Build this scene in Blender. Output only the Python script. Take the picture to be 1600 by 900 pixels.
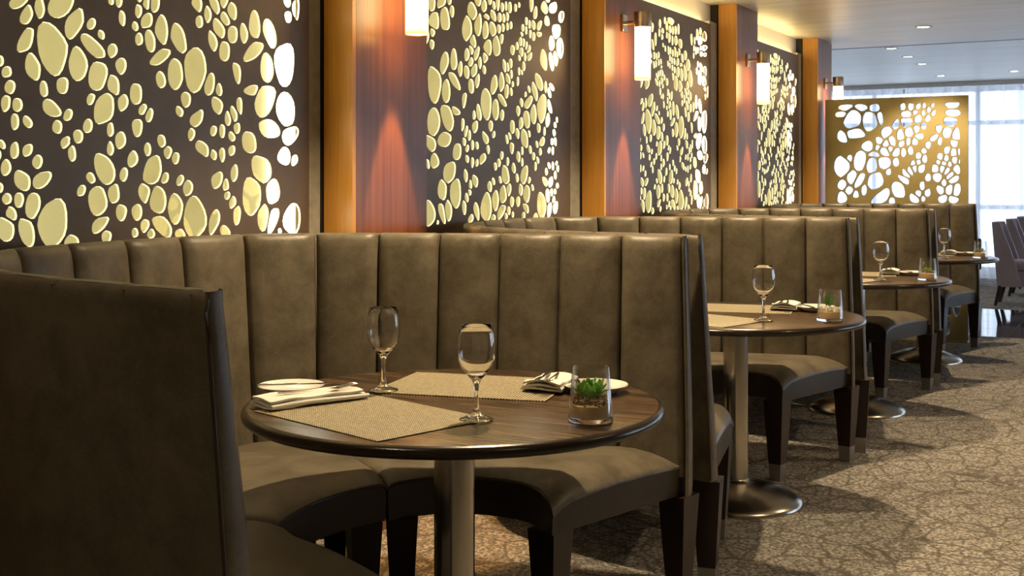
import bpy, bmesh, math, random
from mathutils import Vector, Matrix
from mathutils.geometry import delaunay_2d_cdt

for o in list(bpy.data.objects):
    bpy.data.objects.remove(o, do_unlink=True)
SC = bpy.context.scene
COL = SC.collection
PI = math.pi
random.seed(7)

# ---------------------------------------------------------------- camera
cam = bpy.data.cameras.new('camera')
cam.sensor_width = 36.0
cam.lens = 1837.9 / 1600 * 36.0
cam.shift_y = -163.3 / 1600
cam.clip_start = 0.05
camo = bpy.data.objects.new('camera', cam)
camo.location = (0, 0, 1.2657)
camo.rotation_euler = (PI / 2, 0, 0.5031)
COL.objects.link(camo)
SC.camera = camo

# ---------------------------------------------------------------- world (daylight outside the windows)
w = bpy.data.worlds.new('world')
SC.world = w
w.use_nodes = True
bg = w.node_tree.nodes['Background']
bg.inputs[0].default_value = (0.70, 0.83, 1.0, 1)
bg.inputs[1].default_value = 2.3

SC.view_settings.view_transform = 'Standard'
SC.view_settings.look = 'None'
SC.view_settings.gamma = 1
SC.view_settings.use_curve_mapping = False
SC.view_settings.exposure = 0.87

PITCH = 2.137
YC = 2.345            # centre of the first booth
CEIL = 2.47

def portal(loc, rot, sx, sy):
    l = bpy.data.lights.new('window_portal', 'AREA')
    l.shape = 'RECTANGLE'; l.size = sx; l.size_y = sy
    l.cycles.is_portal = True
    o = bpy.data.objects.new('window_portal', l)
    o.location = loc; o.rotation_euler = rot
    COL.objects.link(o)
portal((-0.5, 16.75, 1.3), (-PI / 2, 0, 0), 10.8, 2.5)
portal((5.95, 11.5, 1.3), (0, PI / 2, 0), 2.5, 6.0)

def spot(name, loc, energy, color, angle, blend=0.4, size=0.03, parent=None):
    l = bpy.data.lights.new(name, 'SPOT')
    l.energy = energy; l.color = color; l.spot_size = math.radians(angle)
    l.spot_blend = blend; l.shadow_soft_size = size
    o = bpy.data.objects.new(name, l)
    o.location = loc
    COL.objects.link(o)
    if parent: o.parent = parent
    return o
WARM = (1.0, 0.76, 0.46)

# ---------------------------------------------------------------- materials
def mat(name):
    m = bpy.data.materials.new(name)
    m.use_nodes = True
    nt = m.node_tree
    return m, nt, nt.nodes['Principled BSDF']
def N(nt, t, **k):
    n = nt.nodes.new(t)
    for a, b in k.items():
        setattr(n, a, b)
    return n
def L(nt, a, b):
    nt.links.new(a, b)
def coords(nt, scale=(1, 1, 1), kind='Object'):
    tc = N(nt, 'ShaderNodeTexCoord'); mp = N(nt, 'ShaderNodeMapping')
    mp.inputs['Scale'].default_value = scale
    L(nt, tc.outputs[kind], mp.inputs[0])
    return mp.outputs[0]
def noise(nt, vec, scale, detail=4, rough=.55, dist=0):
    n = N(nt, 'ShaderNodeTexNoise')
    n.inputs['Scale'].default_value = scale; n.inputs['Detail'].default_value = detail
    n.inputs['Roughness'].default_value = rough; n.inputs['Distortion'].default_value = dist
    L(nt, vec, n.inputs['Vector'])
    return n.outputs['Fac']
def ramp(nt, fac, stops):
    r = N(nt, 'ShaderNodeValToRGB')
    e = r.color_ramp.elements
    e[0].position, e[0].color = stops[0][0], (*stops[0][1], 1)
    e[1].position, e[1].color = stops[-1][0], (*stops[-1][1], 1)
    for p, c in stops[1:-1]:
        q = e.new(p); q.color = (*c, 1)
    L(nt, fac, r.inputs[0])
    return r.outputs[0]
def bump(nt, bs, h, strength, dist=0.002):
    b = N(nt, 'ShaderNodeBump')
    b.inputs['Strength'].default_value = strength; b.inputs['Distance'].default_value = dist
    L(nt, h, b.inputs['Height']); L(nt, b.outputs[0], bs.inputs['Normal'])
def math2(nt, op, a, b):
    n = N(nt, 'ShaderNodeMath', operation=op)
    for i, v in enumerate((a, b)):
        if v is None: continue
        if isinstance(v, (int, float)): n.inputs[i].default_value = v
        else: L(nt, v, n.inputs[i])
    return n.outputs[0]
def plain(name, col, rough=.5, metal=0, nscale=30, var=.08, bstr=0):
    m, nt, bs = mat(name)
    v = coords(nt)
    f = noise(nt, v, nscale)
    lo = tuple(c * (1 - var) for c in col); hi = tuple(min(1, c * (1 + var)) for c in col)
    L(nt, ramp(nt, f, [(.3, lo), (.7, hi)]), bs.inputs['Base Color'])
    bs.inputs['Roughness'].default_value = rough; bs.inputs['Metallic'].default_value = metal
    if bstr: bump(nt, bs, f, bstr)
    return m
def leather(name, a, b, rough=.42):
    m, nt, bs = mat(name)
    v = coords(nt)
    f1 = noise(nt, v, 11, 8, .72, .15); f2 = noise(nt, v, 160, 3)
    L(nt, ramp(nt, f1, [(.3, a), (.72, b)]), bs.inputs['Base Color'])
    L(nt, ramp(nt, f1, [(.3, (rough,) * 3), (.7, (rough + .16,) * 3)]), bs.inputs['Roughness'])
    h = math2(nt, 'ADD', math2(nt, 'MULTIPLY', f2, .5), math2(nt, 'MULTIPLY', f1, 1.5))
    bump(nt, bs, h, .22, .004)
    bs.inputs['Specular IOR Level'].default_value = .42
    return m
def wood(name, a, b, scale, rough=.3, stretch=(1, 1, .06), bstr=.1, lo=.34, hi=.66):
    m, nt, bs = mat(name)
    v = coords(nt, stretch)
    f = noise(nt, v, scale, 8, .6, .3)
    f2 = noise(nt, v, scale * 5, 4, .6)
    g = math2(nt, 'ADD', math2(nt, 'MULTIPLY', f, .65), math2(nt, 'MULTIPLY', f2, .35))
    L(nt, ramp(nt, g, [(lo, a), (hi, b)]), bs.inputs['Base Color'])
    bs.inputs['Roughness'].default_value = rough
    bump(nt, bs, g, bstr, .001)
    return m
def emis(name, col, strength, base=(.8, .8, .8)):
    m, nt, bs = mat(name)
    bs.inputs['Base Color'].default_value = (*base, 1)
    bs.inputs['Emission Color'].default_value = (*col, 1)
    bs.inputs['Emission Strength'].default_value = strength
    return m

M = {}
M['leather'] = leather('taupe_leather', (.076, .062, .040), (.185, .154, .106), .36)
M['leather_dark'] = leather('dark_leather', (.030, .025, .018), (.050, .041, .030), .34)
M['piping'] = plain('piping', (.05, .037, .024), .4)
M['maple'] = wood('maple_veneer', (.66, .29, .04), (.90, .45, .085), 7, .34, (3, 3, .12))
M['mahogany'] = wood('mahogany_veneer', (.130, .045, .020), (.270, .105, .046), 16, .34, (1, 2.4, .035))
M['table'] = wood('table_top_wood', (.010, .006, .004), (.165, .095, .045), 9, .27, (.45, 7, 1), .3, .42, .62)
M['table_edge'] = wood('table_edge_wood', (.012, .008, .005), (.03, .018, .011), 12, .22, (.4, .4, 2))
M['leg'] = wood('leg_wood', (.010, .004, .003), (.026, .010, .006), 20, .34)
M['steel'] = plain('brushed_steel', (.50, .46, .40), .19, 1, 60, .05)
M['steel_base'] = plain('worn_steel', (.42, .38, .33), .24, 1, 8, .15)
M['nickel'] = plain('satin_nickel', (.60, .52, .42), .28, 1)
M['cutlery'] = plain('polished_steel', (.72, .70, .66), .10, 1)
M['cap'] = plain('foot_cap_metal', (.42, .40, .38), .35, 1)
M['panel'] = plain('bronze_panel', (.165, .112, .064), .44, .25, 14, .08)
M['panel_rim'] = emis('painted_edge_glow', (.95, .88, .50), .62, (.85, .8, .5))  # emission painted in for light catching the cut edges
M['grey'] = plain('grey_textured_wall', (.36, .35, .28), .6, 0, 25, .15, .4)
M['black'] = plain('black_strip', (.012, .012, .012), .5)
M['white_wall'] = plain('pale_plaster', (.78, .73, .64), .6, 0, 4, .03)
M['china'] = plain('white_china', (.82, .80, .74), .12, 0, 4, .02)
M['cloth'] = plain('white_napkin_cloth', (.80, .77, .70), .85, 0, 250, .04, .2)
M['gold'] = plain('gold_screen', (.43, .35, .155), .42, .25, 5, .10)
M['gold_rim'] = plain('screen_cut_edge', (.09, .085, .08), .5)
M['purple'] = plain('mauve_upholstery', (.30, .25, .28), .8, 0, 60, .1)
M['dark_leg'] = plain('black_leg', (.015, .014, .016), .4)
M['lounge'] = plain('dark_lounge_upholstery', (.035, .028, .035), .7)
M['sand'] = plain('fine_sand', (.76, .56, .30), .9, 0, 900, .25, .4)
M['pebble_a'] = plain('brown_gravel', (.32, .17, .06), .6, 0, 300, .5)
M['pebble_b'] = plain('dark_gravel', (.06, .04, .025), .6, 0, 300, .4)
M['pebble_w'] = plain('white_gravel', (.85, .80, .68), .6, 0, 300, .1)
M['leaf'] = plain('succulent_leaf', (.22, .50, .08), .38, 0, 60, .35)
M['leaf2'] = plain('dark_leaf', (.08, .27, .04), .4, 0, 60, .35)
M['lens'] = emis('downlight_lens', (1, .93, .8), 14)
M['trim_white'] = plain('white_ring', (.8, .8, .8), .4)
M['led'] = emis('led_strip', (1, .97, .80), 4.0)
M['cove'] = emis('cove_strip_light', (1, .72, .30), 11)
M['frame'] = plain('window_frame', (.62, .64, .68), .5)
M['tile'] = plain('black_floor_tile', (.02, .022, .028), .06, 0, 8, .2)

def self_glow():
    m, nt, bs = mat('cream_board_painted_glow')
    v = coords(nt)
    f = noise(nt, v, 150, 3)
    c = ramp(nt, noise(nt, v, 3, 2), [(.3, (.60, .52, .20)), (.7, (.70, .62, .27))])
    L(nt, c, bs.inputs['Base Color']); L(nt, c, bs.inputs['Emission Color'])
    bs.inputs['Emission Strength'].default_value = .39  # even emission stands in for strip light spreading over the cream backing
    bs.inputs['Roughness'].default_value = .6
    bump(nt, bs, f, .7, .004)
    return m
M['self_glow'] = self_glow()

def carpet():
    m, nt, bs = mat('crackle_carpet')
    v = coords(nt)
    nz = N(nt, 'ShaderNodeTexNoise'); nz.inputs['Scale'].default_value = 7; nz.inputs['Detail'].default_value = 5
    L(nt, v, nz.inputs['Vector'])
    vm = N(nt, 'ShaderNodeVectorMath', operation='SCALE'); vm.inputs['Scale'].default_value = .11
    L(nt, nz.outputs['Color'], vm.inputs[0])
    ad = N(nt, 'ShaderNodeVectorMath', operation='ADD'); L(nt, v, ad.inputs[0]); L(nt, vm.outputs[0], ad.inputs[1])
    def edge(scale, lo, hi):
        vo = N(nt, 'ShaderNodeTexVoronoi', feature='DISTANCE_TO_EDGE')
        vo.inputs['Scale'].default_value = scale
        L(nt, ad.outputs[0], vo.inputs['Vector'])
        mr = N(nt, 'ShaderNodeMapRange'); mr.inputs['From Min'].default_value = lo; mr.inputs['From Max'].default_value = hi
        L(nt, vo.outputs['Distance'], mr.inputs['Value'])
        return mr.outputs[0]
    gate = ramp(nt, noise(nt, v, 3.1, 2), [(.42, (0, 0, 0)), (.5, (1, 1, 1))])
    e1 = edge(1.35, -.012, .016)
    e2 = edge(5.5, -.008, .05)
    e3 = edge(15, .0, .11)
    e2g = math2(nt, 'MAXIMUM', e2, math2(nt, 'MULTIPLY', gate, .5))
    f4 = ramp(nt, noise(nt, v, 70, 3, .75), [(.40, (.12, .12, .12)), (.56, (1, 1, 1))])
    e3g = math2(nt, 'ADD', math2(nt, 'MULTIPLY', e3, .45), .55)
    k = math2(nt, 'MULTIPLY', math2(nt, 'MULTIPLY', e1, e2g), math2(nt, 'MULTIPLY', e3g, f4))
    c = ramp(nt, k, [(.0, (.085, .072, .060)), (.4, (.165, .148, .125)), (1, (.40, .37, .325))])
    L(nt, c, bs.inputs['Base Color'])
    bs.inputs['Roughness'].default_value = .95
    bs.inputs['Specular IOR Level'].default_value = .1
    bump(nt, bs, f4, .5, .004)
    return m
M['carpet'] = carpet()

def weave():
    m, nt, bs = mat('woven_placemat')
    v = coords(nt)
    a = N(nt, 'ShaderNodeTexWave', bands_direction='X'); b = N(nt, 'ShaderNodeTexWave', bands_direction='Y')
    a.inputs['Scale'].default_value = 42; b.inputs['Scale'].default_value = 60
    a.inputs['Distortion'].default_value = 1.2; b.inputs['Distortion'].default_value = 1.2
    L(nt, v, a.inputs['Vector']); L(nt, v, b.inputs['Vector'])
    k = math2(nt, 'MULTIPLY', a.outputs['Fac'], b.outputs['Fac'])
    n = noise(nt, v, 120, 2)
    k2 = math2(nt, 'ADD', math2(nt, 'MULTIPLY', k, .7), math2(nt, 'MULTIPLY', n, .4))
    L(nt, ramp(nt, k2, [(.22, (.07, .05, .02)), (.42, (.34, .27, .14)), (.66, (.80, .72, .50))]), bs.inputs['Base Color'])
    bs.inputs['Roughness'].default_value = .6
    bump(nt, bs, k, .6, .002)
    return m
M['weave'] = weave()

def ceiling_mat():
    m, nt, bs = mat('streaked_ceiling')
    v = coords(nt, (.45, 6, 1))
    f = noise(nt, v, 2.2, 6, .6, .8)
    L(nt, ramp(nt, f, [(.3, (.66, .63, .55)), (.7, (.86, .82, .72))]), bs.inputs['Base Color'])
    bs.inputs['Roughness'].default_value = .38
    return m
M['ceiling'] = ceiling_mat()

def glass(name, col=(1, 1, 1), rough=0.0):
    m, nt, bs = mat(name)
    v = coords(nt)
    c = ramp(nt, noise(nt, v, 4, 1), [(.4, col), (.6, tuple(x * .995 for x in col))])
    L(nt, c, bs.inputs['Base Color'])
    bs.inputs['Transmission Weight'].default_value = 1
    bs.inputs['Roughness'].default_value = rough
    bs.inputs['IOR'].default_value = 1.47
    return m
M['glass'] = glass('clear_glass')
def thin():
    m = bpy.data.materials.new('thin_glass_wall'); m.use_nodes = True
    nt = m.node_tree; nt.nodes.clear()
    out = N(nt, 'ShaderNodeOutputMaterial')
    tr = N(nt, 'ShaderNodeBsdfTransparent'); gl = N(nt, 'ShaderNodeBsdfGlossy'); mx = N(nt, 'ShaderNodeMixShader')
    gl.inputs['Roughness'].default_value = .02
    lw = N(nt, 'ShaderNodeLayerWeight'); lw.inputs['Blend'].default_value = .5
    tr.inputs[0].default_value = (.97, .97, .96, 1)
    k = math2(nt, 'ADD', math2(nt, 'MULTIPLY', math2(nt, 'POWER', lw.outputs['Facing'], 2.2), .75), .06)
    L(nt, k, mx.inputs[0]); L(nt, tr.outputs[0], mx.inputs[1]); L(nt, gl.outputs[0], mx.inputs[2]); L(nt, mx.outputs[0], out.inputs[0])
    return m
M['thin'] = thin()

def shade_glass():
    m, nt, bs = mat('opal_lamp_glass')
    v = coords(nt)
    sp = N(nt, 'ShaderNodeSeparateXYZ'); L(nt, v, sp.inputs[0])
    mr = N(nt, 'ShaderNodeMapRange'); mr.inputs['From Min'].default_value = -.30; mr.inputs['From Max'].default_value = -.24
    L(nt, sp.outputs['Z'], mr.inputs['Value'])
    c = ramp(nt, mr.outputs[0], [(0, (.5, .17, .006)), (.4, (.8, .36, .10)), (1, (1, .66, .28))])
    L(nt, c, bs.inputs['Emission Color'])
    bs.inputs['Emission Strength'].default_value = 9
    bs.inputs['Base Color'].default_value = (.8, .78, .7, 1)
    bs.inputs['Roughness'].default_value = .2
    return m
M['opal'] = shade_glass()

def sheer():
    m = bpy.data.materials.new('sheer_curtain'); m.use_nodes = True
    nt = m.node_tree; nt.nodes.clear()
    out = N(nt, 'ShaderNodeOutputMaterial')
    v = coords(nt, (1, 1, .02))
    f = noise(nt, v, 9, 4)
    tr = N(nt, 'ShaderNodeBsdfTransparent'); tl = N(nt, 'ShaderNodeBsdfTranslucent'); df = N(nt, 'ShaderNodeBsdfDiffuse')
    tl.inputs[0].default_value = (.90, .92, .97, 1); df.inputs[0].default_value = (.75, .78, .85, 1)
    m1 = N(nt, 'ShaderNodeMixShader'); m2 = N(nt, 'ShaderNodeMixShader')
    m1.inputs[0].default_value = .3
    lwt = N(nt, 'ShaderNodeLayerWeight'); lwt.inputs['Blend'].default_value = .5
    L(nt, tl.outputs[0], m1.inputs[1]); L(nt, df.outputs[0], m1.inputs[2])
    mr = N(nt, 'ShaderNodeMapRange'); mr.inputs['To Min'].default_value = .58; mr.inputs['To Max'].default_value = .98
    L(nt, math2(nt, 'ADD', math2(nt, 'MULTIPLY', f, .4), math2(nt, 'MULTIPLY', lwt.outputs['Facing'], .9)), mr.inputs['Value']); L(nt, mr.outputs[0], m2.inputs[0])
    L(nt, tr.outputs[0], m2.inputs[1]); L(nt, m1.outputs[0], m2.inputs[2])
    L(nt, m2.outputs[0], out.inputs[0])
    return m
M['sheer'] = sheer()

# ---------------------------------------------------------------- object helpers
def meta(o, label=None, cat=None, group=None, kind=None):
    if label: o['label'] = label
    if cat: o['category'] = cat
    if group: o['group'] = group
    if kind: o['kind'] = kind
    return o
def root(name, loc=(0, 0, 0), rz=0):
    o = bpy.data.objects.new(name, None)
    o.location = loc; o.rotation_euler = (0, 0, rz); o.empty_display_size = .1
    COL.objects.link(o)
    return o
def obj(name, bm, m, parent=None, smooth=False, loc=None, rz=0):
    me = bpy.data.meshes.new(name)
    bmesh.ops.recalc_face_normals(bm, faces=bm.faces[:])
    bm.to_mesh(me); bm.free()
    ms = m if isinstance(m, (list, tuple)) else [m]
    for q in ms: me.materials.append(M[q])
    if smooth:
        me.polygons.foreach_set('use_smooth', [True] * len(me.polygons))
        me.set_sharp_from_angle(angle=math.radians(smooth if smooth > 1 else 40))
    o = bpy.data.objects.new(name, me)
    COL.objects.link(o)
    if parent: o.parent = parent
    if loc: o.location = loc
    if rz: o.rotation_euler = (0, 0, rz)
    return o
def put(name, src, parent, loc=(0, 0, 0), rot=(0, 0, 0)):
    o = bpy.data.objects.new(name, src.data); COL.objects.link(o)
    o.parent = parent; o.location = loc; o.rotation_euler = rot
    return o
def copy_tree(o, parent=None):
    c = o.copy(); COL.objects.link(c)
    if parent is not None: c.parent = parent
    for ch in list(o.children): copy_tree(ch, c)
    return c
def box(bm, x0, y0, z0, x1, y1, z1, bev=0):
    r = bmesh.ops.create_cube(bm, size=1)
    for v in r['verts']:
        v.co = Vector(((x0 + x1) / 2 + v.co.x * (x1 - x0), (y0 + y1) / 2 + v.co.y * (y1 - y0), (z0 + z1) / 2 + v.co.z * (z1 - z0)))
    if bev:
        es = set(e for v in r['verts'] for e in v.link_edges)
        bmesh.ops.bevel(bm, geom=list(es), offset=bev, segments=2, affect='EDGES', profile=.5)
def bxm(*a, **k):
    bm = bmesh.new(); box(bm, *a, **k); return bm
def struct(name, bm, m, smooth=False):
    o = obj(name, bm, m, None, smooth); o['kind'] = 'structure'; return o
def lathe(bm, prof, n=48, cx=0, cy=0, cz=0, close=True):
    rings = []
    for r, z in prof:
        if r < 1e-6: rings.append([bm.verts.new((cx, cy, cz + z))])
        else: rings.append([bm.verts.new((cx + r * math.cos(2 * PI * i / n), cy + r * math.sin(2 * PI * i / n), cz + z)) for i in range(n)])
    for a, b in zip(rings[:-1], rings[1:]):
        for i in range(n):
            j = (i + 1) % n
            if len(a) == 1 and len(b) == 1: break
            if len(a) == 1: bm.faces.new((a[0], b[i], b[j]))
            elif len(b) == 1: bm.faces.new((a[i], a[j], b[0]))
            else: bm.faces.new((a[i], a[j], b[j], b[i]))
def lathem(prof, n=48):
    bm = bmesh.new(); lathe(bm, prof, n); return bm
def tube(bm, pts, r, n=8, closed=False):
    pts = [Vector(p) for p in pts]
    rings = []
    for i, p in enumerate(pts):
        t = (pts[min(i + 1, len(pts) - 1)] - pts[max(i - 1, 0)]).normalized()
        a = t.cross(Vector((0, 0, 1)))
        if a.length < 1e-3: a = t.cross(Vector((1, 0, 0)))
        a.normalize(); b = t.cross(a)
        rr = r[i] if isinstance(r, (list, tuple)) else r
        rings.append([bm.verts.new(p + (a * math.cos(2 * PI * k / n) + b * math.sin(2 * PI * k / n)) * rr) for k in range(n)])
    for a, b in zip(rings[:-1], rings[1:]):
        for k in range(n):
            bm.faces.new((a[k], a[(k + 1) % n], b[(k + 1) % n], b[k]))
    bm.faces.new(rings[0]); bm.faces.new(rings[-1][::-1])
def grid(bm, rows, closed=False):
    V = [[bm.verts.new(p) for p in r] for r in rows]
    for a, b in zip(V[:-1], V[1:]):
        n = len(a)
        for i in range(n if closed else n - 1):
            j = (i + 1) % n
            bm.faces.new((a[i], a[j], b[j], b[i]))
    return V

# ================================================================ THE SETTING
struct('floor', bxm(-6.2, -3, -.1, 6, 10.42, 0), 'carpet')
struct('floor.001', bxm(-6.2, 12.72, -.1, 6, 16.9, 0), 'carpet')
tf = struct('floor.002', bxm(-6.2, 10.42, -.1, 6, 12.72, -.006), 'black')
tl0 = None
for i in range(8):
    for j in range(4):
        x = -4.4 + i * .6; y = 10.425 + j * .574
        if tl0 is None:
            tl0 = obj('tile', bxm(-.297, 0, -.006, .297, .570, 0, bev=.0015), 'tile', tf, loc=(x, y, 0))
        else:
            put('tile', tl0, tf, (x, y, 0))

struct('ceiling', bxm(-2.9, -3, CEIL, 6, 10.62, CEIL + .25), 'ceiling')
struct('ceiling.001', bxm(-6.2, 10.62, CEIL + .12, 6, 16.9, CEIL + .3), 'ceiling')
struct('trim_1', bxm(-6.2, 11.35, CEIL + .085, 6, 11.45, CEIL + .12), 'black')
struct('trim_2', bxm(-6.2, 16.2, CEIL + .06, 6, 16.26, CEIL + .12), 'trim_white')
struct('wall_left', bxm(-2.9, -3, 0, -2.66, 10.30, CEIL), 'grey')
struct('wall_back', bxm(-2.9, -3.15, 0, 6, -3, CEIL), 'white_wall')
struct('wall_left.001', bxm(-6.35, 10.3, 0, -6.2, 17, 2.9), 'white_wall')
struct('wall_left.002', bxm(-6.2, 10.15, 0, -2.9, 10.3, 2.9), 'white_wall')

def window_wall(n, x0, x1, y, z0, z1, rot=None):
    """far window wall, running along x at depth y"""
    bm = bmesh.new()
    box(bm, x0, y, 0, x1, y + .12, z0); box(bm, x0, y, z1, x1, y + .12, 2.8)
    o = struct('wall_far' if rot is None else 'wall_right', bm, 'white_wall')
    bm = bmesh.new()
    k = int((x1 - x0) / 1.35)
    for i in range(k + 1):
        x = x0 + (x1 - x0) * i / k
        box(bm, x - .025, y + .02, z0, x + .025, y + .10, z1)
    for z in (z0 + .02, .95, 2.08, z1 - .02):
        box(bm, x0, y + .02, z - .03, x1, y + .10, z + .03)
    f = struct('window_%d' % n, bm, 'frame')
    g = obj('glass_pane', bxm(x0, y + .055, z0, x1, y + .062, z1), 'glass', f)
    return o, f
wf, ff = window_wall(1, -6.2, 6, 16.8, .1, 2.55)
wr, fr = window_wall(2, 8.5, 14.5, 0, .1, 2.55, rot=1)
for o in (wr, fr):
    o.rotation_euler = (0, 0, PI / 2); o.location = (6.12, 0, 0)
struct('wall_right.001', bxm(6, -3, 0, 6.12, 8.5, CEIL), 'white_wall')
struct('wall_right.002', bxm(6, 14.5, 0, 6.12, 16.9, 2.8), 'white_wall')

def curtain(name, x0, x1, y, z0, z1, seed):
    random.seed(seed)
    bm = bmesh.new(); n = int((x1 - x0) / .022)
    ph = 0; row = []
    for i in range(n + 1):
        ph += .022 * 2 * PI / random.uniform(.10, .34)
        row.append((x0 + (x1 - x0) * i / n, y + .055 * math.sin(ph) + .012 * math.sin(ph * .37)))
    grid(bm, [[(x, yy, z) for x, yy in row] for z in (z0, (z0 + z1) / 2, z1)])
    return obj(name, bm, 'sheer', None, 60)
c1 = curtain('sheer_curtain', -6.1, -3.05, 16.5, .02, 2.56, 3)
meta(c1, 'white sheer curtain hanging behind and left of the golden screen', 'curtain')
c2 = curtain('sheer_curtain', -3.02, .3, 16.5, .02, 2.56, 5)
meta(c2, 'white sheer floor-length curtain on the right behind the mauve chairs', 'curtain')
c3 = curtain('sheer_curtain', .33, 5.9, 16.5, .02, 2.56, 6)
meta(c3, 'white sheer curtain far to the right beyond the frame', 'curtain')
struct('trim_3', bxm(-6.2, 16.42, 2.56, 6, 16.6, 2.585), 'trim_white')

# pilasters: maple side towards the camera, mahogany face towards the room
PIL = [1.208 + PITCH * i for i in range(5)]
ORD = ['off the left edge', 'nearest', 'second nearest', 'third nearest', 'farthest']
for i, y in enumerate(PIL):
    r = root('pilaster', (-2.48, y, 0))
    meta(r, ['wood-clad pilaster left of the first perforated panel, outside the frame',
             'widest wood-clad pilaster between the first and second perforated panels, lamp cut off at top',
             'wood-clad pilaster right after the second perforated panel from the left',
             'wood-clad pilaster right after the third perforated panel, before the smallest panel',
             'farthest narrow wood-clad pilaster, at the left edge of the golden screen'][i], 'pilaster', 'pilasters along the left wall')
    r['kind'] = 'structure'
    obj('side_board', bxm(-.125, 0, 0, 0, .02, CEIL), 'maple', r)
    obj('face_board', bxm(-.02, .0205, 0, .0, .478, CEIL, bev=.001), 'mahogany', r)
    obj('core', bxm(-.18, .021, 0, -.021, .478, CEIL), 'maple', r)
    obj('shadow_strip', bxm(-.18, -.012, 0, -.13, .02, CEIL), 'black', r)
    sc = lathem([(0, .006), (.004, .006), (.006, 0), (0, 0)], 12)
    s = obj('screw', sc, 'trim_white', r); s.rotation_euler = (PI / 2, 0, 0); s.location = (-.140, -.012, 1.745)

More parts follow.
